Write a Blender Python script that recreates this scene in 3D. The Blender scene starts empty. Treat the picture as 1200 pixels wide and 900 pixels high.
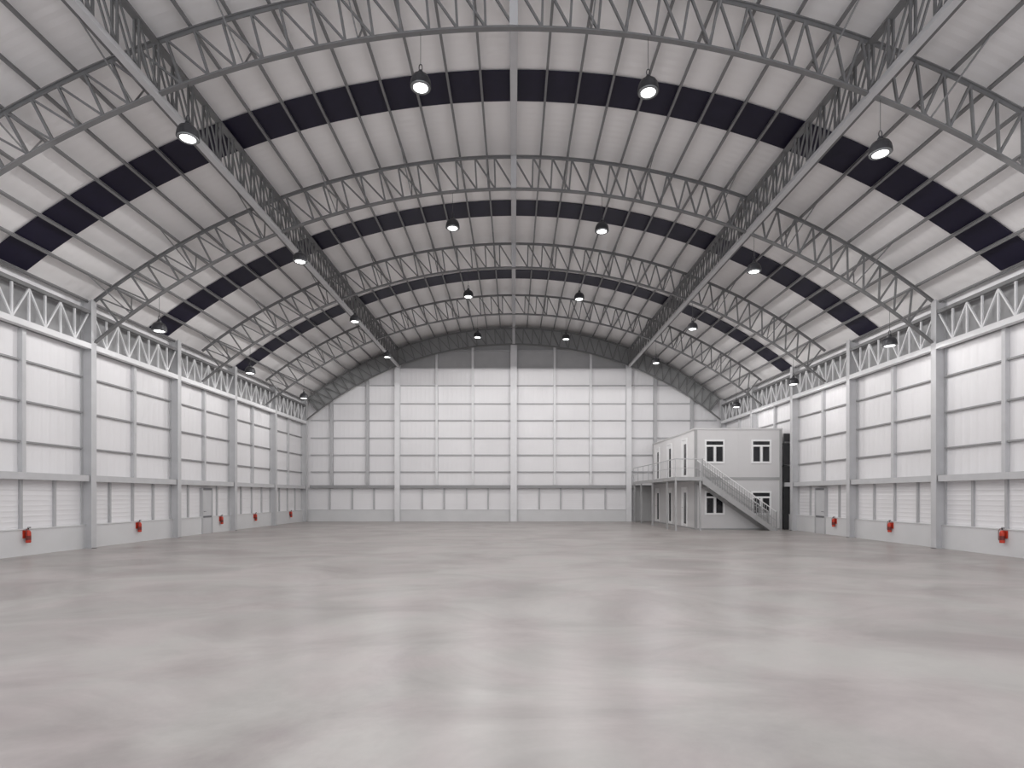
import bpy, bmesh, math
from mathutils import Vector, Matrix
C = bpy.context.scene.collection
PI = math.pi
sc = bpy.context.scene

# ------------------------------------------------------------------ dimensions (metres)
CZ = -9.36            # height of the centre of the roof arc
RB, RT, RR = 21.0, 22.08, 22.30   # truss bottom chord, top chord, roof sheet
WX = 13.95            # cladding of the side walls
CXI = 13.58           # inner flange of wall columns
YB = 37.0             # back wall
BAYS = [13.35, 17.95, 22.55, 27.15, 31.75, 36.45]
ARCH = [5.6, 11.8, 18.0, 24.2, 30.4, 36.4]
def arcz(x, r): return CZ + math.sqrt(r*r - x*x)

# ------------------------------------------------------------------ materials
def mat(name, col, rough=0.5, metal=0.0, var=0.0, scale=3.0, spec=None):
    m = bpy.data.materials.new(name); m.use_nodes = True
    nt = m.node_tree; b = nt.nodes['Principled BSDF']
    b.inputs['Base Color'].default_value = (*col, 1); b.inputs['Roughness'].default_value = rough
    b.inputs['Metallic'].default_value = metal
    if spec is not None: b.inputs['Specular IOR Level'].default_value = spec
    if var > 0:
        tc = nt.nodes.new('ShaderNodeTexCoord'); n = nt.nodes.new('ShaderNodeTexNoise')
        n.inputs['Scale'].default_value = scale; n.inputs['Detail'].default_value = 4
        r = nt.nodes.new('ShaderNodeValToRGB')
        r.color_ramp.elements[0].position = .3; r.color_ramp.elements[1].position = .7
        r.color_ramp.elements[0].color = (*[c*(1-var) for c in col], 1)
        r.color_ramp.elements[1].color = (*[min(1, c*(1+var)) for c in col], 1)
        nt.links.new(tc.outputs['Object'], n.inputs['Vector']); nt.links.new(n.outputs['Fac'], r.inputs['Fac'])
        nt.links.new(r.outputs['Color'], b.inputs['Base Color'])
    return m

def ribbed(name, col, axis_hi, period=0.25, zsplit=None, axis_lo='Z', strength=0.35, var=.04):
    """sheet metal whose ribs follow one axis above zsplit and another below it"""
    m = mat(name, col, .5, 0, var, .35)
    nt = m.node_tree; b = nt.nodes['Principled BSDF']
    tc = nt.nodes.new('ShaderNodeTexCoord'); sp = nt.nodes.new('ShaderNodeSeparateXYZ')
    nt.links.new(tc.outputs['Object'], sp.inputs[0])
    def wave(ax, per):
        a = nt.nodes.new('ShaderNodeMath'); a.operation = 'MULTIPLY'; a.inputs[1].default_value = 2*PI/per
        s = nt.nodes.new('ShaderNodeMath'); s.operation = 'SINE'
        p = nt.nodes.new('ShaderNodeMath'); p.operation = 'POWER'; p.inputs[1].default_value = 6
        nt.links.new(sp.outputs[ax], a.inputs[0]); nt.links.new(a.outputs[0], s.inputs[0]); nt.links.new(s.outputs[0], p.inputs[0])
        return p.outputs[0]
    out = wave(axis_hi, period*2)
    if zsplit is not None:
        lo = wave(axis_lo, .3)
        g = nt.nodes.new('ShaderNodeMath'); g.operation = 'GREATER_THAN'; g.inputs[1].default_value = zsplit
        nt.links.new(sp.outputs['Z'], g.inputs[0])
        mx = nt.nodes.new('ShaderNodeMix'); mx.data_type = 'FLOAT'
        nt.links.new(g.outputs[0], mx.inputs[0]); nt.links.new(lo, mx.inputs[2]); nt.links.new(out, mx.inputs[3]); out = mx.outputs[0]
    bu = nt.nodes.new('ShaderNodeBump'); bu.inputs['Strength'].default_value = strength; bu.inputs['Distance'].default_value = .02
    nt.links.new(out, bu.inputs['Height']); nt.links.new(bu.outputs['Normal'], b.inputs['Normal'])
    return m

def floor_mat():
    m = bpy.data.materials.new('polished_concrete'); m.use_nodes = True
    nt = m.node_tree; N = nt.nodes; L = nt.links; b = N['Principled BSDF']
    tc = N.new('ShaderNodeTexCoord')
    def noise(s, d, rough=.5, dist=0.0, sx=1, sy=1):
        mp = N.new('ShaderNodeMapping'); mp.inputs['Scale'].default_value = (sx, sy, 1)
        n = N.new('ShaderNodeTexNoise'); n.inputs['Scale'].default_value = s; n.inputs['Detail'].default_value = d
        n.inputs['Roughness'].default_value = rough; n.inputs['Distortion'].default_value = dist
        L.new(tc.outputs['Object'], mp.inputs[0]); L.new(mp.outputs[0], n.inputs['Vector']); return n
    n1 = noise(.5, 7, .62, .7, .8, 1.1); n2 = noise(1.7, 6, .6, .3); n3 = noise(14, 3)
    r1 = N.new('ShaderNodeValToRGB'); r1.color_ramp.elements[0].position = .34; r1.color_ramp.elements[1].position = .60
    r1.color_ramp.elements[0].color = (.33, .30, .293, 1); r1.color_ramp.elements[1].color = (.47, .445, .43, 1)
    L.new(n1.outputs['Fac'], r1.inputs['Fac'])
    r2 = N.new('ShaderNodeValToRGB'); r2.color_ramp.elements[0].position = .3; r2.color_ramp.elements[1].position = .7
    r2.color_ramp.elements[0].color = (.87, .865, .87, 1); r2.color_ramp.elements[1].color = (1.0, 1.0, 1.0, 1)
    L.new(n2.outputs['Fac'], r2.inputs['Fac'])
    r3 = N.new('ShaderNodeValToRGB'); r3.color_ramp.elements[0].position = .3; r3.color_ramp.elements[1].position = .8
    r3.color_ramp.elements[0].color = (.97, .97, .97, 1); r3.color_ramp.elements[1].color = (1, 1, 1, 1)
    L.new(n3.outputs['Fac'], r3.inputs['Fac'])
    m1 = N.new('ShaderNodeMix'); m1.data_type = 'RGBA'; m1.blend_type = 'MULTIPLY'; m1.inputs[0].default_value = 1
    L.new(r1.outputs[0], m1.inputs[6]); L.new(r2.outputs[0], m1.inputs[7])
    m2 = N.new('ShaderNodeMix'); m2.data_type = 'RGBA'; m2.blend_type = 'MULTIPLY'; m2.inputs[0].default_value = 1
    L.new(m1.outputs[2], m2.inputs[6]); L.new(r3.outputs[0], m2.inputs[7])
    n4 = noise(.8, 4, .5, .4); r4 = N.new('ShaderNodeValToRGB'); r4.color_ramp.elements[0].position = .4; r4.color_ramp.elements[1].position = .6
    r4.color_ramp.elements[0].color = (1, .965, .965, 1); r4.color_ramp.elements[1].color = (.975, .99, .97, 1); L.new(n4.outputs['Fac'], r4.inputs['Fac'])
    m3 = N.new('ShaderNodeMix'); m3.data_type = 'RGBA'; m3.blend_type = 'MULTIPLY'; m3.inputs[0].default_value = 1
    L.new(m2.outputs[2], m3.inputs[6]); L.new(r4.outputs[0], m3.inputs[7]); L.new(m3.outputs[2], b.inputs['Base Color'])
    mr = N.new('ShaderNodeMapRange'); mr.inputs[3].default_value = .26; mr.inputs[4].default_value = .42
    L.new(n2.outputs['Fac'], mr.inputs[0]); L.new(mr.outputs[0], b.inputs['Roughness'])
    b.inputs['Specular IOR Level'].default_value = .5
    return m

M = dict(
    roof=mat('roof_sheet', (.87, .855, .85), .55, 0, .03, .3),
    wall=ribbed('white_cladding', (.80, .79, .80), 'Y', .3, 2.25, 'Z'),
    wallb=ribbed('white_back_cladding', (.80, .79, .80), 'X', .3, 2.25, 'Z', .14),
    plinth=mat('painted_concrete', (.66, .66, .665), .7, 0, .03, 1.2),
    floor=floor_mat(),
    steel=mat('grey_truss_paint', (.185, .185, .187), .5, 0, .06, 5),
    frame=mat('light_grey_frame_paint', (.54, .54, .55), .5, 0, .04, 3),
    girt=mat('grey_rail_paint', (.30, .30, .305), .5, 0, .04, 3),
    purlin=mat('purlin_paint', (.20, .20, .203), .5, 0, .04, 3),
    gframe=mat('white_gable_paint', (.74, .74, .75), .5, 0, .03, 3),
    grail=mat('pale_gable_rail_paint', (.46, .46, .47), .5, 0, .03, 3),
    crown=mat('crown_shade_sheet', (.46, .46, .465), .6, 0, .04, 2),
    eaves=mat('eaves_shade_sheet', (.36, .36, .365), .6, 0, .04, 2),
    sheet=mat('dark_infill_sheet', (.30, .305, .305), .7, 0, .06, 2),
    navy=mat('navy_roof_panel', (.011, .009, .026), .45, 0, .1, 4, .3),
    lamp=mat('dark_lamp_housing', (.045, .045, .05), .4, .3, .1, 20),
    rim=mat('satin_lamp_rim', (.22, .23, .23), .35, .3, .1, 20),
    cable=mat('black_cable', (.08, .08, .08), .6, 0, .1, 20),
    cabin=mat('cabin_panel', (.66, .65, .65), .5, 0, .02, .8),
    cabinlit=mat('cabin_panel_lit', (.80, .79, .79), .5, 0, .02, .8),
    cabtrim=mat('cabin_grey_trim', (.40, .40, .40), .5, 0, .03, 2),
    white=mat('white_window_frame', (.88, .88, .88), .4, 0, .02, 4),
    glass=mat('dark_glass', (.012, .013, .016), .12, 0, .1, 3),
    stair=mat('galvanised_stair', (.42, .42, .42), .45, .3, .06, 4),
    deck=mat('deck_steel', (.33, .33, .33), .6, .1, .06, 4),
    red=mat('red_paint', (.55, .045, .02), .4, 0, .05, 9),
    darkred=mat('dark_red_label', (.16, .02, .015), .4, 0, .05, 9),
    dark=mat('gap_shade_and_valve', (.03, .03, .032), .6, 0, .1, 2),
    door=mat('grey_door_paint', (.55, .55, .56), .5, 0, .03, 2),
    doordark=mat('dark_door_trim', (.16, .16, .17), .5, 0, .03, 2),
)
def emit(name, col, s):
    m = bpy.data.materials.new(name); m.use_nodes = True; nt = m.node_tree
    b = nt.nodes['Principled BSDF']; b.inputs['Base Color'].default_value = (*col, 1)
    b.inputs['Emission Color'].default_value = (*col, 1); b.inputs['Emission Strength'].default_value = s
    return m
M['lens'] = emit('lit_lens', (1, 1, 1), 6)

# ------------------------------------------------------------------ helpers
def newbm(): return bmesh.new()
def box(bm, x0, x1, y0, y1, z0, z1):
    v = [bm.verts.new((x, y, z)) for x in (x0, x1) for y in (y0, y1) for z in (z0, z1)]
    for f in ((0,1,3,2), (4,6,7,5), (0,4,5,1), (2,3,7,6), (0,2,6,4), (1,5,7,3)):
        bm.faces.new([v[i] for i in f])
def bar(bm, p0, p1, w, t, side=(0,1,0)):
    """rectangular bar p0->p1, w wide along `side`, t thick across"""
    p0 = Vector(p0); p1 = Vector(p1); d = (p1-p0).normalized(); s = Vector(side)
    s = (s - d*s.dot(d)).normalized(); u = d.cross(s)
    v = []
    for p in (p0, p1):
        for a, b in ((-1,-1), (1,-1), (1,1), (-1,1)): v.append(bm.verts.new(p + s*a*w/2 + u*b*t/2))
    for f in ((3,2,1,0), (4,5,6,7), (0,1,5,4), (1,2,6,5), (2,3,7,6), (3,0,4,7)): bm.faces.new([v[i] for i in f])
def tube(bm, p0, p1, r, n=10):
    p0 = Vector(p0); p1 = Vector(p1); d = (p1-p0).normalized()
    a = Vector((0,0,1)) if abs(d.z) < .9 else Vector((1,0,0))
    s = d.cross(a).normalized(); u = d.cross(s)
    A = [bm.verts.new(p0 + (s*math.cos(2*PI*i/n)+u*math.sin(2*PI*i/n))*r) for i in range(n)]
    B = [bm.verts.new(p1 + (s*math.cos(2*PI*i/n)+u*math.sin(2*PI*i/n))*r) for i in range(n)]
    for i in range(n): bm.faces.new((A[i], A[(i+1)%n], B[(i+1)%n], B[i]))
    bm.faces.new(A[::-1]); bm.faces.new(B)
def lathe(bm, prof, n=28):
    rings = []
    for r, z in prof:
        rings.append([bm.verts.new((r*math.cos(2*PI*i/n), r*math.sin(2*PI*i/n), z)) for i in range(n)] if r > 1e-5 else [bm.verts.new((0,0,z))])
    for a, b in zip(rings, rings[1:]):
        for i in range(n):
            j = (i+1) % n
            if len(a) == 1: bm.faces.new((a[0], b[i], b[j]))
            elif len(b) == 1: bm.faces.new((a[i], a[j], b[0]))
            else: bm.faces.new((a[i], a[j], b[j], b[i]))
def ibeam(bm, x0, x1, yc, w, z0, z1, tf=.02, tw=.012):
    """H section upright: flanges across x ends (face +-x), web in the xz plane"""
    box(bm, x0, x0+tf, yc-w/2, yc+w/2, z0, z1); box(bm, x1-tf, x1, yc-w/2, yc+w/2, z0, z1)
    box(bm, x0+tf, x1-tf, yc-tw/2, yc+tw/2, z0, z1)
def arc_band(bm, r, w, t, a0, a1, n=64, y0=None):
    """rectangular section swept along the roof arc; w along y, t radial, centred on y=0"""
    P = []
    for i in range(n+1):
        a = a0+(a1-a0)*i/n; q = []
        for yy, rr in ((-w/2, r-t/2), (w/2, r-t/2), (w/2, r+t/2), (-w/2, r+t/2)):
            q.append(bm.verts.new((rr*math.sin(a), yy, rr*math.cos(a))))
        P.append(q)
    for a, b in zip(P, P[1:]):
        for k in range(4): bm.faces.new((a[k], a[(k+1)%4], b[(k+1)%4], b[k]))
    bm.faces.new(P[0][::-1]); bm.faces.new(P[-1])
def mesh_of(bm, name, material):
    bmesh.ops.recalc_face_normals(bm, faces=bm.faces)
    me = bpy.data.meshes.new(name); bm.to_mesh(me); bm.free()
    for mt in (material if isinstance(material, (list, tuple)) else [material]): me.materials.append(mt)
    return me
def link(name, me, parent=None, loc=(0,0,0), rot=(0,0,0)):
    o = bpy.data.objects.new(name, me); C.objects.link(o); o.parent = parent; o.location = loc; o.rotation_euler = rot
    return o
def obj(name, bm, material, parent=None, loc=(0,0,0), rot=(0,0,0), smooth=False):
    me = mesh_of(bm, name, material)
    if smooth:
        for p in me.polygons: p.use_smooth = True
    return link(name, me, parent, loc, rot)
def tag(o, label, cat, group=None, kind=None):
    if label: o['label'] = label
    if cat: o['category'] = cat
    if group: o['group'] = group
    if kind: o['kind'] = kind
    return o
def thing(name, label, cat, loc=(0,0,0), group=None, rotz=0):
    o = bpy.data.objects.new(name, None); C.objects.link(o); o.location = loc; o.rotation_euler = (0,0,rotz)
    o.empty_display_size = .2
    return tag(o, label, cat, group)
def struct(name, bm, m, label=None, cat=None):
    o = obj(name, bm, m); o['kind'] = 'structure'
    if label: o['label'] = label
    if cat: o['category'] = cat
    return o
def dup(root, loc, rotz=None, label=None, group=None):
    r = root.copy(); C.objects.link(r); r.location = loc
    if rotz is not None: r.rotation_euler = (0,0,rotz)
    if label: r['label'] = label
    if group: r['group'] = group
    for ch in list(root.children):
        c = ch.copy(); C.objects.link(c); c.parent = r
        for g in list(ch.children):
            d = g.copy(); C.objects.link(d); d.parent = c
    return r
ORD = ['first', 'second', 'third', 'fourth', 'fifth', 'sixth', 'seventh', 'eighth', 'ninth', 'tenth', 'eleventh', 'twelfth',
       'thirteenth', 'fourteenth', 'fifteenth', 'sixteenth', 'seventeenth', 'eighteenth']

# ------------------------------------------------------------------ setting: floor, walls, roof
Y0 = -2.5
bm = newbm(); box(bm, -14.1, 14.1, Y0, YB+.1, -.2, 0)
struct('floor', bm, M['floor'], 'smooth polished grey concrete floor with cloudy mottling across the empty hall', 'floor')

def ceiling():
    bm = newbm(); n = 72; a = math.asin(14.08/RR); rows = []
    ny = int((YB+.05-Y0)/.0625)
    for j in range(ny+1):
        y = Y0 + j*.0625; k = j % 4
        dr = (0, .002, .004, .002)[k]
        rows.append([bm.verts.new(((RR+dr)*math.sin(-a+2*a*i/n), y, CZ+(RR+dr)*math.cos(-a+2*a*i/n))) for i in range(n+1)])
    for r0, r1 in zip(rows, rows[1:]):
        for i in range(n): bm.faces.new((r0[i], r0[i+1], r1[i+1], r1[i]))
    # outer skin so that the roof has thickness
    o0 = [bm.verts.new(((RR+.15)*math.sin(-a+2*a*i/n), Y0, CZ+(RR+.15)*math.cos(-a+2*a*i/n))) for i in range(n+1)]
    o1 = [bm.verts.new(((RR+.15)*math.sin(-a+2*a*i/n), YB+.1, CZ+(RR+.15)*math.cos(-a+2*a*i/n))) for i in range(n+1)]
    for i in range(n): bm.faces.new((o0[i], o1[i], o1[i+1], o0[i+1]))
    return bm
struct('ceiling', ceiling(), M['roof'], 'curved roof of pale grey ribbed metal sheets arching over the hall', 'ceiling')

ztop = arcz(WX, RR)
DOORY = (24.62, 25.46)
for sx, side in ((-1, 'left'), (1, 'right')):
    bm = newbm(); xs = sorted((sx*WX, sx*(WX+.12)))
    box(bm, xs[0], xs[1], Y0, YB+.1, 0, ztop+.02)
    struct('wall_'+side, bm, M['wall'], side+' side wall of white ribbed sheet cladding', 'wall')
    bm = newbm(); xs = sorted((sx*(WX-.10), sx*(WX-.002)))
    for y0, y1 in ((Y0, DOORY[0]), (DOORY[1], YB-.12)):
        box(bm, xs[0], xs[1], y0, y1, 0, .74)
        xt = sorted((sx*(WX-.125), sx*(WX-.002)))
        box(bm, xt[0], xt[1], y0, y1, .74, .77)
    struct('baseboard_'+side, bm, M['plinth'], 'low smooth concrete base wall along the '+side+' side', 'base wall')

bm = newbm(); n = 60; pts = [(-14.08, 0), (14.08, 0)] + [(x, arcz(x, RR+.03)) for x in [14.08 - 28.16*i/n for i in range(n+1)]]
f0 = [bm.verts.new((x, YB, z)) for x, z in pts]; f1 = [bm.verts.new((x, YB+.12, z)) for x, z in pts]
bm.faces.new(f0); bm.faces.new(f1[::-1])
for i in range(len(pts)): bm.faces.new((f0[i], f0[(i+1)%len(pts)], f1[(i+1)%len(pts)], f1[i]))
struct('wall_back', bm, M['wallb'], 'arched white clad gable wall closing the far end', 'wall')
bm = newbm(); box(bm, -WX, WX, YB-.10, YB-.002, 0, .76); box(bm, -WX, WX, YB-.13, YB-.002, .76, .79)
box(bm, -WX, WX, YB-.12, YB-.002, 0, .05)
struct('baseboard_back', bm, M['plinth'], 'low smooth concrete base wall below the gable cladding', 'base wall')

# grey sheet adds painted shade in the gable crown, above the second-highest rail
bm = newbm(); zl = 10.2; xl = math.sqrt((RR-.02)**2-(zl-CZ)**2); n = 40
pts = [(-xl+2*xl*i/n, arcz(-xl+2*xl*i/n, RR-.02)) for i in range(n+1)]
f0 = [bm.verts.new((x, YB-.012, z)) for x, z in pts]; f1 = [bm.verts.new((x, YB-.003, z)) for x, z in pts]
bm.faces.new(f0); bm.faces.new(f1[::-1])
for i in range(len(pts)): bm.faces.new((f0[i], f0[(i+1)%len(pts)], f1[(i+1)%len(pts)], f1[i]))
struct('shade_sheet_3', bm, M['crown'], 'grey sheet painted as shade in the crown of the gable wall', 'sheeting')
# doors in the side walls
for i, (sx, side) in enumerate(((-1, 'left'), (1, 'right'))):
    xa, xb = sorted((sx*(WX-.11), sx*(WX-.003)))
    bm = newbm(); box(bm, xa, xb, DOORY[0]+.06, DOORY[1]-.06, 0, 1.96)
    d = struct('door_%d' % (i+1), bm, M['door'], 'plain pale grey door in the '+side+' side wall', 'door')
    fx0, fx1 = sorted((sx*(WX-.14), sx*(WX-.003)))
    bm = newbm(); box(bm, fx0, fx1, DOORY[0], DOORY[0]+.06, 0, 2.04); box(bm, fx0, fx1, DOORY[1]-.06, DOORY[1], 0, 2.04)
    obj('door_frame', bm, M['grail'], d)
    bm = newbm(); box(bm, fx0, fx1, DOORY[0]+.06, DOORY[1]-.06, 1.96, 2.05)
    obj('lintel', bm, M['doordark'], d)
    kx0, kx1 = sorted((sx*(WX-.125), sx*(WX-.11)))
    bm = newbm(); box(bm, kx0, kx1, DOORY[0]+.08, DOORY[1]-.08, .72, .80)
    obj('middle_rail', bm, M['doordark'], d)
    bm = newbm(); hx = sx*(WX-.16); tube(bm, (hx, DOORY[0]+.13, 1.0), (hx, DOORY[0]+.25, 1.0), .012)
    tube(bm, (hx, DOORY[0]+.14, 1.0), (sx*(WX-.11), DOORY[0]+.14, 1.0), .01)
    obj('door_handle', bm, M['doordark'], d)

# ------------------------------------------------------------------ steel frame of the side walls
def bayname(k): return ['nearest', 'second', 'third', 'fourth', 'fifth'][k]
for sx, side in ((-1, 'left'), (1, 'right')):
    # main columns
    for k, y in enumerate(BAYS):
        x0, x1 = sorted((sx*CXI, sx*(WX-.005)))
        bm = newbm(); ibeam(bm, x0, x1, y, .22, 0, arcz(CXI, RT)-.03, .025, .014)
        box(bm, min(x0, x1)-.0, max(x0, x1), y-.14, y+.14, 0, .02)
        o = obj('steel_column', bm, M['frame'])
        pos = ['at the near edge of view', 'carrying the second visible arch', 'between door and second arch',
               'just beyond the door', 'one bay before the back corner', 'in the back corner'][k]
        tag(o, 'grey I-section steel column of the %s wall, %s' % (side, pos), 'column', 'steel columns of the %s wall' % side)
    for k in range(5):
        ya, yb = BAYS[k]+.11, BAYS[k+1]-.11; B = bayname(k); ym = (BAYS[k]+BAYS[k+1])/2
        where = '%s wall, %s bay' % (side, B)
        # heavy middle rail (box with bottom lip)
        x0, x1 = sorted((sx*(CXI+.06), sx*(WX-.005)))
        bm = newbm(); box(bm, x0, x1, ya, yb, 2.16, 2.19); box(bm, x0, x1, ya, yb, 2.33, 2.36)
        xi = sorted((sx*(CXI+.06), sx*(CXI+.08))); box(bm, xi[0], xi[1], ya, yb, 2.19, 2.33)
        tag(obj('wall_beam', bm, M['frame']), 'deep grey horizontal steel beam above door height, '+where, 'beam', 'middle beams of the %s wall' % side)
        # upper mullion
        px0, px1 = sorted((sx*(WX-.14), sx*(WX-.005)))
        bm = newbm(); box(bm, px0, px1, ym-.06, ym+.06, 2.36, 6.42)
        tag(obj('wall_post', bm, M['frame']), 'light grey upright post above the middle beam, '+where, 'post', 'upper posts of the %s wall' % side)
        # lower posts
        for q in (1, 2, 3):
            yq = BAYS[k] + (BAYS[k+1]-BAYS[k])*q/4
            if abs(yq-(DOORY[0]+DOORY[1])/2) < .3: continue
            qx0, qx1 = sorted((sx*(WX-.07), sx*(WX-.003)))
            bm = newbm(); box(bm, qx0, qx1, yq-.035, yq+.035, .77, 2.16)
            tag(obj('short_wall_post', bm, M['grail']), 'short grey post, %s of three under the beam, %s' % (('nearest', 'middle', 'farthest')[q-1], where),
                'post', 'short lower posts of the %s wall' % side)
        # girts
        for g, z in enumerate((3.23, 4.38, 5.53)):
            gx0, gx1 = sorted((sx*(WX-.10), sx*(WX-.005)))
            bm = newbm()
            for a, b in ((ya, ym-.07), (ym+.07, yb)):
                box(bm, gx0, gx1, a, b, z-.024, z-.014); box(bm, gx0, gx1, a, b, z+.014, z+.024)
                xi = sorted((sx*(WX-.10), sx*(WX-.088))); box(bm, xi[0], xi[1], a, b, z-.014, z+.014)
            tag(obj('wall_rail', bm, M['girt']), 'thin grey horizontal rail, %s of three, %s' % (('lowest', 'middle', 'topmost')[g], where),
                'rail', 'thin rails of the %s wall' % side)
        # eaves truss
        t = thing('eaves_truss', 'white-grey lattice truss under the roof edge, '+where, 'truss', (sx*(CXI+.1), BAYS[k], 6.42), 'eaves trusses of the %s wall' % side)
        Lb = BAYS[k+1]-BAYS[k]
        bm = newbm(); box(bm, -.09, .09, .11, Lb-.11, 0, .025); box(bm, -.09, .09, .11, Lb-.11, .145, .17); box(bm, -sx*.09-.01, -sx*.09+.01, .11, Lb-.11, .0, .17)
        obj('bottom_chord', bm, M['gframe'], t)
        bm = newbm(); box(bm, -.07, .07, .11, Lb-.11, 1.13, 1.24)
        obj('top_chord', bm, M['steel'], t)
        vb = newbm(); box(vb, -.025, .025, -.025, .025, 0, .96); vm = mesh_of(vb, 'upright', M['gframe'])
        h = (Lb-.26)/8; e = .13
        db = newbm(); bar(db, (0, 0, .96), (0, h, 0), .045, .045, (1,0,0)); dm = mesh_of(db, 'diagonal', M['gframe'])
        for j in range(1, 8): link('upright', vm, t, (0, e+j*h, .17))
        for j in range(8):
            if j % 2 == 0: link('diagonal', dm, t, (0, e+j*h, .17))
            else: link('diagonal', dm, t, (0, e+(j+1)*h, .17), (0, 0, PI))
    # shade behind the eaves trusses, put in as one grey sheet per side
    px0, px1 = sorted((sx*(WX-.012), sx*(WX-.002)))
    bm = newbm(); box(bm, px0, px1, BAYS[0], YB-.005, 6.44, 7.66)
    o = struct('shade_sheet_%d' % (1 if sx < 0 else 2), bm, M['eaves'], 'grey sheet standing in for shade behind the %s eaves trusses' % side, 'sheeting')
    # eaves fascia between truss and roof
    fx0, fx1 = sorted((sx*(CXI+.17), sx*(WX-.004)))
    bm = newbm(); box(bm, fx0, fx1, BAYS[0], YB-.01, 7.67, 7.70)
    tag(obj('eaves_gutter', bm, M['roof']), 'long pale metal ledge above the %s eaves truss under the roof edge' % side, 'ledge')

# ------------------------------------------------------------------ frame of the back wall
BACKCOL = [(-7.7, .34), (0.0, .42), (7.62, .34)]
names = ['left of the ridge', 'in the middle under the ridge', 'right of the ridge behind the cabin walkway']
for (x, w), nm in zip(BACKCOL, names):
    bm = newbm(); zt = arcz(abs(x)+w/2, RR)-.02
    box(bm, x-w/2, x+w/2, YB-.36, YB-.33, 0, zt); box(bm, x-w/2, x+w/2, YB-.04, YB-.004, 0, zt); box(bm, x-.01, x+.01, YB-.33, YB-.04, 0, zt)
    tag(obj('steel_column', bm, M['gframe']), 'wide grey steel column on the gable wall, '+nm, 'column', 'main columns of the gable wall')
POSTX = [-12.1, -9.72, -5.12, -2.72, 2.72, 5.12, 9.4, 11.85]
pn = ['outermost on the left', 'second from the left', 'third from the left', 'just left of the middle column', 'just right of the middle column',
      'third from the right', 'second from the right above the cabin', 'outermost on the right above the cabin']
for x, nm in zip(POSTX, pn):
    w = .2 if abs(x) > 6 else .15
    bm = newbm(); box(bm, x-w/2, x+w/2, YB-.2, YB-.004, 2.42, arcz(abs(x)+w/2, RR)-.02)
    tag(obj('gable_post', bm, M['gframe'] if abs(x) < 6 else M['grail']), 'slender grey gable wall post above the beam, '+nm, 'post', 'slender posts of the gable wall')
SPANS = [(-13.5, -7.87), (-7.53, -.21), (.21, 7.45), (7.79, 13.5)]
sn = ['left outer', 'left inner', 'right inner', 'right outer']
for (a, b), nm in zip(SPANS, sn):
    bm = newbm(); box(bm, a, b, YB-.3, YB-.28, 2.2, 2.4); box(bm, a, b, YB-.28, YB-.004, 2.2, 2.225); box(bm, a, b, YB-.28, YB-.004, 2.375, 2.4)
    tag(obj('wall_beam', bm, M['girt']), 'deep grey beam above head height on the gable wall, %s bay' % nm, 'beam', 'middle beams of the gable wall')
    lv = [3.3, 4.42, 5.55, 6.72, 7.83, 9.04, 10.2, 11.38]
    for g, z in enumerate(lv):
        lim = math.sqrt(max(0, (RR-.1)**2 - (z-CZ)**2)); a2, b2 = max(a, -lim), min(b, lim)
        if b2 - a2 < .4: continue
        bm = newbm(); box(bm, a2, b2, YB-.13, YB-.12, z-.03, z+.03); box(bm, a2, b2, YB-.12, YB-.004, z-.03, z-.02); box(bm, a2, b2, YB-.12, YB-.004, z+.02, z+.03)
        tag(obj('gable_rail', bm, M['grail']), 'thin grey gable wall rail, %s above the beam, %s bay' % (ORD[g], nm), 'rail', 'thin rails of the gable wall')
LOW = [-12.25, -10.75, -9.3, -6.1, -4.63, -3.13, -1.7, 1.7, 3.13, 4.63, 6.1]
for i, x in enumerate(LOW):
    bm = newbm(); box(bm, x-.045, x+.045, YB-.11, YB-.003, .79, 2.2)
    tag(obj('short_gable_post', bm, M['grail']), 'short grey post under the gable beam, %s from the left' % ORD[i], 'post', 'short lower posts of the gable wall')

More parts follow.
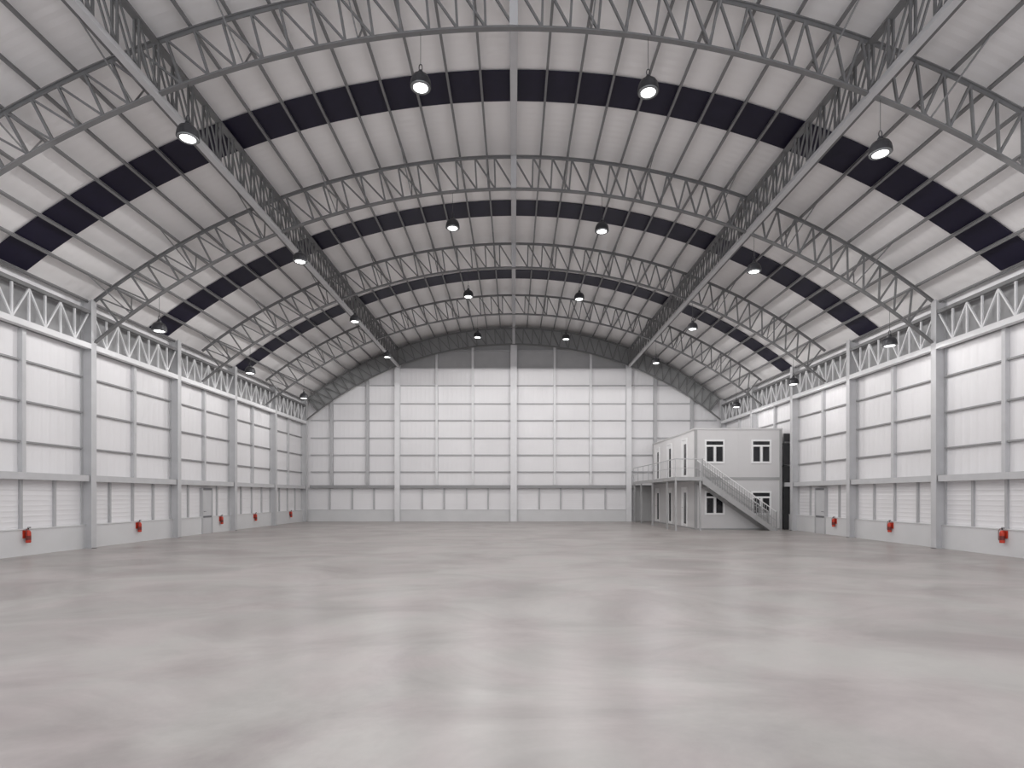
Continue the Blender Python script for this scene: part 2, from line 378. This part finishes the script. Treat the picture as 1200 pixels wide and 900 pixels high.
# ------------------------------------------------------------------ roof arches
DT = .0285; NA = 23
def make_arch():
    t = thing('arched_truss', '', 'truss', (0, ARCH[0], CZ), 'arched roof trusses')
    ab = math.asin((CXI)/RB); at = math.asin((CXI+.02)/RT)
    bm = newbm(); arc_band(bm, RB, .115, .025, -ab, ab, 80); arc_band(bm, RB+.035, .03, .06, -ab, ab, 80)
    obj('bottom_chord', bm, M['steel'], t)
    bm = newbm(); arc_band(bm, RT, .11, .025, -at, at, 80); arc_band(bm, RT-.04, .03, .07, -at, at, 80)
    obj('top_chord', bm, M['steel'], t)
    h = RT-RB-.05
    vb = newbm(); box(vb, -.025, .025, -.03, .03, -h/2, h/2); vm = mesh_of(vb, 'upright', M['steel'])
    Rm = (RB+RT)/2
    p0 = Vector((-math.sin(DT/2)*(RT-.03), 0, math.cos(DT/2)*(RT-.03)-Rm)); p1 = Vector((math.sin(DT/2)*(RB+.03), 0, math.cos(DT/2)*(RB+.03)-Rm))
    db = newbm(); bar(db, p0, p1, .05, .045); dm = mesh_of(db, 'diagonal', M['steel'])
    cb = newbm(); box(cb, -.09, .09, -.07, .07, -h/2, h/2)
    for i in range(-NA, NA+1):
        a = i*DT
        if i == 0: obj('centre_post', cb, M['frame'], t, (0, 0, Rm))
        else: link('upright', vm, t, (Rm*math.sin(a), 0, Rm*math.cos(a)), (0, a, 0))
    for i in range(-NA, NA):
        a = (i+.5)*DT; link('diagonal', dm, t, (Rm*math.sin(a), 0, Rm*math.cos(a)), (0, a, 0))
    # fly braces from the bottom chord up to the purlins, both sides
    fb = newbm(); bar(fb, (0, 0, RB+.05), (0, 1.0, RT+.08), .03, .03, (1,0,0)); fm = mesh_of(fb, 'fly_brace', M['steel'])
    fb = newbm(); bar(fb, (0, 0, RB+.05), (0, -1.0, RT+.08), .03, .03, (1,0,0)); fm2 = mesh_of(fb, 'fly_brace_back', M['steel'])
    for i in range(-16, 17, 3):
        if i == 0: continue
        a = (i-.5*(1 if i > 0 else -1)*0)*PS
        link('fly_brace', fm, t, (0, .02, 0), (0, a, 0))
        link('fly_brace', fm2, t, (0, -.02, 0), (0, a, 0))
    return t
PS = .0395   # angle between purlins
arch = make_arch()
an = ['overhead just in front of the camera', 'first in view, highest up', 'second in view, landing on near columns',
      'third in view', 'fourth in view', 'last one, set against the gable wall']
roots = [arch]
for k, y in enumerate(ARCH):
    L = 'curved grey lattice roof truss spanning the hall, '+an[k]
    if k == 0: arch['label'] = L
    else: roots.append(dup(arch, (0, y, CZ), None, L, 'arched roof trusses'))
for ch in list(roots[-1].children):
    if ch.name.startswith('fly_brace') and ch.data.name.startswith('fly_brace') and 'back' not in ch.data.name: bpy.data.objects.remove(ch)
# the last arch carries dark sheeting
bm = newbm(); ae = math.asin(CXI/RT)
arc_band(bm, (RB+RT)/2, .02, RT-RB-.1, -ae, ae, 80)
o = obj('infill_sheet', bm, M['sheet'], roots[-1], (0, .12, 0)); o['label'] = 'dark grey sheet filling the lattice'

# longitudinal trusses
def make_long():
    ya, yb = 5.6, YB-.4; x = 7.6
    zb = arcz(x, RB)-.02; zt = arcz(x, RT)-.02
    t = thing('lengthwise_truss', 'straight grey lattice girder running to the gable, left of the ridge', 'truss', (-x, ya, zb), 'lengthwise roof girders')
    Ln = yb-ya
    bm = newbm(); box(bm, -.08, .08, 0, Ln, -.02, .02); box(bm, -.08, -.06, 0, Ln, .02, .09); box(bm, .06, .08, 0, Ln, .02, .09); obj('bottom_chord', bm, M['frame'], t)
    bm = newbm(); box(bm, -.08, .08, 0, Ln, zt-zb-.05, zt-zb); obj('top_chord', bm, M['steel'], t)
    n = 50; h = Ln/n; H = zt-zb-.05
    vb = newbm()
    for s in (-.05, .05): box(vb, s-.02, s+.02, -.022, .022, 0.03, H)
    vm = mesh_of(vb, 'upright', M['steel'])
    db = newbm()
    for s in (-.05, .05): bar(db, (s, 0, H-.02), (s, h, .05), .035, .035, (1,0,0))
    dm = mesh_of(db, 'diagonal', M['steel'])
    for i in range(n+1): link('upright', vm, t, (0, min(max(i*h, .03), Ln-.03), 0))
    for i in range(n): link('diagonal', dm, t, (0, i*h, 0))
    return t
lg = make_long()
dup(lg, (7.6, 5.6, lg.location.z), None, 'straight grey lattice girder running to the gable, right of the ridge')

# purlins and ridge
pb = newbm(); box(pb, -.03, .03, 4.0, YB-.02, -.06, .04); pm = mesh_of(pb, 'purlin', M['purlin'])
for i in range(-17, 18):
    if i == 0: continue
    a = i*PS; r = RT+.1
    o = link('purlin', pm, None, (r*math.sin(a), 0, CZ+r*math.cos(a)), (0, a, 0))
    tag(o, 'long thin grey purlin under the roof, %s %s of the ridge' % (ORD[abs(i)-1], 'left' if i < 0 else 'right'), 'purlin', 'purlins under the curved roof')
bm = newbm(); box(bm, -.095, .095, 4.0, YB-.02, CZ+RT-.02, CZ+RR-.01)
tag(obj('ridge_beam', bm, M['frame']), 'wide pale grey ridge beam running along the crown of the roof', 'beam')

# navy roof strips
for k, (a, b, nm) in enumerate(((14.6, 15.75, 'nearest and widest'), (21.05, 22.2, 'middle of the three'), (27.5, 28.6, 'farthest of the three'))):
    bm = newbm(); am = 17*PS; N = 34
    for i in range(N):
        a0 = -am + i*PS+.001; a1 = -am+(i+1)*PS-.001; vs = []
        for rr in (RR-.035, RR-.02):
            for (aa, yy) in ((a0, a), (a1, a), (a1, b), (a0, b)): vs.append(bm.verts.new((rr*math.sin(aa), yy, CZ+rr*math.cos(aa))))
        for f in ((3,2,1,0), (4,5,6,7), (0,1,5,4), (1,2,6,5), (2,3,7,6), (3,0,4,7)): bm.faces.new([vs[q] for q in f])
    tag(obj('roof_light_strip', bm, M['navy']), 'dark navy strip of roof panels across the vault, '+nm, 'roof strip', 'dark roof strips')

# ------------------------------------------------------------------ lamps
def make_lamp():
    t = thing('pendant_lamp', '', 'lamp', (0,0,0), 'high bay pendant lamps')
    bm = newbm(); lathe(bm, [(0, .245), (.035, .24), (.06, .2), (.062, .16), (.11, .142), (.168, .10), (.205, .03), (.219, -.05), (.222, -.10), (.226, -.10), (.226,-.115), (.19, -.115), (.185, -.09), (0, -.085)])
    obj('lamp_shade', bm, M['lamp'], t, smooth=False)
    bm = newbm(); lathe(bm, [(.152, -.116), (.156, -.136), (.205, -.136), (.212, -.116)]); obj('lamp_rim', bm, M['rim'], t)
    bm = newbm(); lathe(bm, [(0, -.118), (.15, -.118), (.148, -.13), (0, -.135)]); obj('lens', bm, M['lens'], t)
    bm = newbm()
    n = 14; P = [(.035*math.cos(2*PI*i/n), .30+.07*math.sin(2*PI*i/n)) for i in range(n)]
    for i in range(n):
        q, r = P[i], P[(i+1)%n]; tube(bm, (q[0], 0, q[1]), (r[0], 0, r[1]), .01, 6)
    obj('hook', bm, M['lamp'], t)
    bm = newbm(); tube(bm, (0, 0, .37), (0, 0, 1.03), .006, 6); obj('cable', bm, M['cable'], t)
    return t
LX = [-11.5, -6.93, -1.98, 2.86, 7.8, 12.2]
ln = ['outermost on the left', 'beside the left girder', 'just left of the ridge', 'just right of the ridge', 'beside the right girder', 'outermost on the right']
rn = ['the unseen overhead arch', 'the nearest visible arch', 'the second visible arch', 'the third visible arch', 'the fourth visible arch']  # the overhead row is out of view, added to light the foreground
lamp = make_lamp(); first = True
LD = {}
def glow(e):
    if e not in LD:
        ld = bpy.data.lights.new('lamp_glow', 'SPOT'); ld.spot_size = PI; ld.spot_blend = .04; ld.shadow_soft_size = .12
        ld.energy = e; ld.color = (1, .985, .975); LD[e] = ld
    return LD[e]
ROWE = [1.0, 1.0, 1.05, 1.3, 1.4]; COLE = [.27, .85, 1, 1, .85, .22]; E0 = 355
for r, y in enumerate(ARCH[:5]):
    for c, x in enumerate(LX):
        z = arcz(x, RB) - 1.04
        L = 'dark dome high-bay lamp, lit, under %s, %s' % (rn[r], ln[c])
        if first: lamp.location = (x, y, z); lamp['label'] = L; o = lamp; first = False
        else: o = dup(lamp, (x, y, z), None, L)
        l = bpy.data.objects.new('lamp_glow', glow(round(E0*ROWE[r]*COLE[c], 1))); C.objects.link(l); l.location = (x, y, z-.15)

# ------------------------------------------------------------------ stacked office cabin
HX0, HX1, HY0, HY1, HZ, HM = 9.15, 13.55, 28.0, 36.55, 5.12, 2.52
cab = thing('office_cabin', 'two-storey white modular office cabin with dark windows in the right back corner', 'cabin', (HX0, HY0, 0))
def cobj(name, bm, m, parent=cab, label=None):
    o = obj(name, bm, m, parent, (-HX0, -HY0, 0)) if parent is cab else obj(name, bm, m, parent)
    if label: o['label'] = label
    return o
for nm, z0, z1 in (('lower_module', .06, HM-.03), ('upper_module', HM+.12, HZ-.08)):
    bm = newbm(); box(bm, HX0+.03, HX1-.03, HY0+.03, HY1-.03, z0, z1)
    for k in range(1, 4):   # panel joints on the front
        x = HX0+(HX1-HX0)*k/4; box(bm, x-.008, x+.008, HY0+.022, HY0+.03, z0, z1)
    md = cobj(nm, bm, M['cabin'])
    bm = newbm()
    for k in range(7):
        ya, yb = HY0+.13+(HY1-HY0-.26)*k/7, HY0+.13+(HY1-HY0-.26)*(k+1)/7; box(bm, HX0+.012, HX0+.03, ya+.008, yb-.008, z0+.01, z1-.01)
    so = obj('side_panel', bm, M['cabinlit'] if z0 > 1 else M['cabin'], md); so['label'] = 'pale side panelling'  # light and shade painted in: upper panels brighter, lower ones darker
for x0, y0 in ((HX0, HY0), (HX1-.12, HY0), (HX0, HY1-.12), (HX1-.12, HY1-.12)):
    bm = newbm(); box(bm, x0, x0+.12, y0, y0+.12, 0, HZ-.06); cobj('corner_post', bm, M['cabtrim'])
bm = newbm(); box(bm, HX0+.005, HX1-.005, HY0+.005, HY1-.005, HM-.03, HM+.12); cobj('middle_band', bm, M['cabtrim'])
bm = newbm(); box(bm, HX0-.02, HX1+.02, HY0-.02, HY1, HZ-.08, HZ); cobj('roof_edge', bm, M['cabin'])
bm = newbm(); box(bm, HX0+.02, HX1-.02, HY0+.02, HY1-.02, 0, .06); cobj('base_frame', bm, M['cabtrim'])
# windows on the front
for zb in (.74, 3.34):
    for xa in (9.65, 12.0):
        w, h = 1.0, 1.2; y1 = HY0+.03; bm = newbm()
        def fr(a, b, c, d, y=.05): box(bm, xa+a, xa+b, y1-y, y1, zb+c, zb+d)
        fr(0, w, 0, .09); fr(0, w, h-.09, h); fr(0, .075, .09, h-.09); fr(w-.075, w, .09, h-.09)
        fr(.075, w-.075, .84, .93, .045); fr(w/2-.05, w/2+.05, .09, .84, .045)
        wo = cobj('window', bm, M['white'], cab, 'white window frame with dark panes')
        bm = newbm(); box(bm, xa+.07, xa+w-.07, y1-.02, y1-.004, zb+.08, zb+h-.08)
        p = obj('pane', bm, M['glass'], wo)
        bm = newbm()
        for a, b in ((.075, w/2-.05), (w/2+.05, w-.075)):
            box(bm, xa+a, xa+a+.03, y1-.04, y1-.021, zb+.09, zb+.84); box(bm, xa+b-.03, xa+b, y1-.04, y1-.021, zb+.09, zb+.84)
        obj('sash', bm, M['cabtrim'], wo)
# doors on the long side
for z in (.07, HM+.13):
    for yc in (29.75, 32.6, 35.3):
        bm = newbm(); x1 = HX0+.03
        box(bm, x1-.05, x1, yc-.47, yc-.40, z, z+2.1); box(bm, x1-.05, x1, yc+.40, yc+.47, z, z+2.1); box(bm, x1-.05, x1, yc-.40, yc+.40, z+2.03, z+2.1)
        box(bm, x1-.03, x1, yc-.40, yc+.40, z, z+2.03)
        d = cobj('door', bm, M['white'])
        bm = newbm(); box(bm, x1-.036, x1-.028, yc-.33, yc+.05, z+.15, z+1.8); obj('pane', bm, M['glass'], d)
        bm = newbm(); tube(bm, (x1-.07, yc+.3, z+1), (x1-.07, yc+.2, z+1), .012, 8); tube(bm, (x1-.07, yc+.3, z+1), (x1-.03, yc+.3, z+1), .01, 8); obj('door_handle', bm, M['cabtrim'], d)

# gallery
DX0, DX1, DY0, DY1, DZ = 7.88, 9.13, 27.05, 36.5, 2.58
gal = thing('walkway', 'grey steel walkway on posts along the upper storey of the office cabin', 'walkway', (DX0, DY0, 0))
def gobj(n, bm, m): return obj(n, bm, m, gal, (-DX0, -DY0, 0))
bm = newbm(); box(bm, DX0, DX1, DY0, DY1, DZ-.04, DZ); gobj('deck', bm, M['deck'])
bm = newbm(); box(bm, DX0-.03, DX0, DY0-.03, DY1, DZ-.14, DZ+.04); box(bm, DX0, DX1+.1, DY0-.03, DY0, DZ-.14, DZ+.04); box(bm, DX1-.04, DX1, DY0, DY1, DZ-.14, DZ-.04)
gobj('edge_beam', bm, M['stair'])
for x, y in ((DX0+.03, DY0+.04), (DX1-.03, DY0+.04), (DX0+.03, 28.6), (DX0+.03, 31.6), (DX0+.03, 34.4), (DX0+.03, 36.3)):
    bm = newbm(); box(bm, x-.04, x+.04, y-.04, y+.04, 0, DZ-.04); gobj('post', bm, M['stair'])
bm = newbm(); tube(bm, (DX0, DY0, DZ+.92), (DX0, DY1, DZ+.92), .022); tube(bm, (DX0, DY0, DZ+.92), (DX1, DY0, DZ+.92), .022); gobj('handrail', bm, M['frame'])
bm = newbm(); tube(bm, (DX0, DY0, DZ+.48), (DX0, DY1, DZ+.48), .012); tube(bm, (DX0, DY0, DZ+.48), (DX1, DY0, DZ+.48), .012); gobj('middle_rail', bm, M['frame'])
for k in range(8):
    y = DY0 + (DY1-DY0)*k/7; bm = newbm(); tube(bm, (DX0, y, DZ), (DX0, y, DZ+.92), .018); gobj('rail_post', bm, M['frame'])
bm = newbm(); tube(bm, (DX1, DY0, DZ), (DX1, DY0, DZ+.92), .02); gobj('rail_post', bm, M['frame'])
# stair
SX0, SX1, SY0, SY1 = 9.2, 12.75, 27.02, 27.92
st = thing('staircase', 'straight grey metal staircase with railings across the cabin front', 'staircase', (SX1, SY0, 0))
def sobj(n, bm, m): return obj(n, bm, m, st, (-SX1, -SY0, 0))
dirv = Vector((SX1-SX0, 0, -DZ)).normalized()
for y in (SY0, SY1):
    bm = newbm(); t = .02; q = []
    prof = [(SX0, DZ+.02), (SX0+.12, DZ+.02), (SX1+.12, .0), (SX1-.24, 0), (SX0, DZ-.28)]
    a = [bm.verts.new((x, y-t, z)) for x, z in prof]; b = [bm.verts.new((x, y+t, z)) for x, z in prof]
    bm.faces.new(a); bm.faces.new(b[::-1])
    for i in range(5): bm.faces.new((a[i], a[(i+1)%5], b[(i+1)%5], b[i]))
    sobj('stringer', bm, M['stair'])
NT = 14
for k in range(NT):
    x = SX0+.05+(SX1-SX0)*(k+.5)/NT; z = DZ*(1-(k+1)/(NT+1)); bm = newbm()
    box(bm, x-.13, x+.13, SY0+.02, SY1-.02, z-.03, z); sobj('tread', bm, M['deck'])
for y in (SY0, SY1):
    bm = newbm(); tube(bm, (SX0, y, DZ+.92), (SX1+.05, y, .92), .024); sobj('handrail', bm, M['white'])
    bm = newbm(); tube(bm, (SX0, y, DZ+.48), (SX1+.05, y, .48), .014); sobj('middle_rail', bm, M['stair'])
    for x, zz in ((SX0, DZ), (SX1+.05, 0)):
        bm = newbm(); box(bm, x-.025, x+.025, y-.025, y+.025, zz, zz+.94); sobj('newel_post', bm, M['stair'])
    nb = 30
    for k in range(1, nb):
        x = SX0+(SX1+.05-SX0)*k/nb; z = DZ*(1-k/nb)
        bm = newbm(); box(bm, x-.012, x+.012, y-.008, y+.008, z-.05, z+.91); sobj('baluster', bm, M['stair'])

# dark panel put in as the shade between cabin and right wall
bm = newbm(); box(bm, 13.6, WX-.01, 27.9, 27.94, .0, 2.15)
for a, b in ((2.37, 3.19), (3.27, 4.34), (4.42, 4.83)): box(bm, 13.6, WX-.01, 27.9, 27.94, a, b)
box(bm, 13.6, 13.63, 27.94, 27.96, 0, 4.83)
tag(obj('gap_shade_panel', bm, M['dark']), 'tall dark panel standing in for shade between cabin and right wall', 'panel')
# grey panel added as the wall shade below the walkway's far end
bm = newbm(); box(bm, 8.0, HX0-.02, 36.42, 36.46, .02, 2.3); box(bm, 8.0, HX0-.02, 36.38, 36.42, 2.1, 2.3); box(bm, 8.0, HX0-.02, 36.40, 36.42, .72, .77)
tag(obj('deck_shade_panel', bm, M['cabtrim']), 'grey panel standing in for shade under the far end of the cabin walkway', 'panel')

# ------------------------------------------------------------------ fire extinguishers
def make_ext():
    t = thing('fire_extinguisher', '', 'extinguisher', (0,0,0), 'red fire extinguishers')
    bm = newbm(); box(bm, 0, .02, -.085, .085, -.02, .20); obj('back_plate', bm, M['red'], t)
    bm = newbm(); lathe(bm, [(0, -.18), (.055, -.18), (.062, -.165), (.062, .10), (.05, .14), (.025, .175), (0, .175)], 18)
    obj('cylinder', bm, M['red'], t, (.09, 0, .03), smooth=False)
    bm = newbm(); lathe(bm, [(.0635, -.10), (.0635, .02)], 18); obj('sticker', bm, M['darkred'], t, (.09, 0, .03))
    bm = newbm(); tube(bm, (.09, 0, .22), (.09, 0, .27), .018, 8); box(bm, .075, .105, -.02, .07, .26, .275); box(bm, .075, .105, -.02, .07, .285, .295); obj('valve', bm, M['dark'], t)
    bm = newbm()
    P = [(.09, -.02, .25), (.10, -.07, .24), (.11, -.095, .16), (.11, -.095, -.02), (.11, -.09, -.08)]
    for a, b in zip(P, P[1:]): tube(bm, a, b, .009, 6)
    obj('hose', bm, M['darkred'], t)
    return t
ext = make_ext(); first = True
EX = [(-1, 15.72, 'left wall in the nearest bay'), (-1, 20.4, 'left wall in the second bay'), (-1, 26.15, 'left wall just beyond the door'),
      (-1, 29.6, 'left wall in the fourth bay'), (-1, 34.3, 'left wall near the back corner'),
      (1, 15.62, 'right wall in the nearest bay'), (1, 20.3, 'right wall in the second bay'), (1, 23.85, 'right wall just before the door')]
for sx, y, nm in EX:
    L = 'red fire extinguisher on the concrete base of the '+nm
    loc = (sx*(WX-.105), y, .52); rz = PI if sx > 0 else 0
    if first: ext.location = loc; ext.rotation_euler = (0,0,rz); ext['label'] = L; first = False
    else: dup(ext, loc, rz, L)

# ------------------------------------------------------------------ world, camera
w = bpy.data.worlds.new('world'); sc.world = w; w.use_nodes = True
w.node_tree.nodes['Background'].inputs[0].default_value = (.93, .95, 1, 1)
w.node_tree.nodes['Background'].inputs[1].default_value = 1.6

cam = bpy.data.cameras.new('camera'); co = bpy.data.objects.new('camera', cam); C.objects.link(co)
co.location = (0, 0, 1.7); co.rotation_euler = (PI/2, 0, 0)
cam.sensor_width = 36; cam.lens = 19.5; cam.shift_y = (581-450)/1200; cam.shift_x = -(602-600)/1200
sc.camera = co
sc.view_settings.view_transform = 'Standard'
sc.cycles.max_bounces = 8; sc.cycles.diffuse_bounces = 6; sc.cycles.glossy_bounces = 3
sc.cycles.use_denoising = True
sc.cycles.sample_clamp_indirect = 4
sc.cycles.caustics_reflective = False
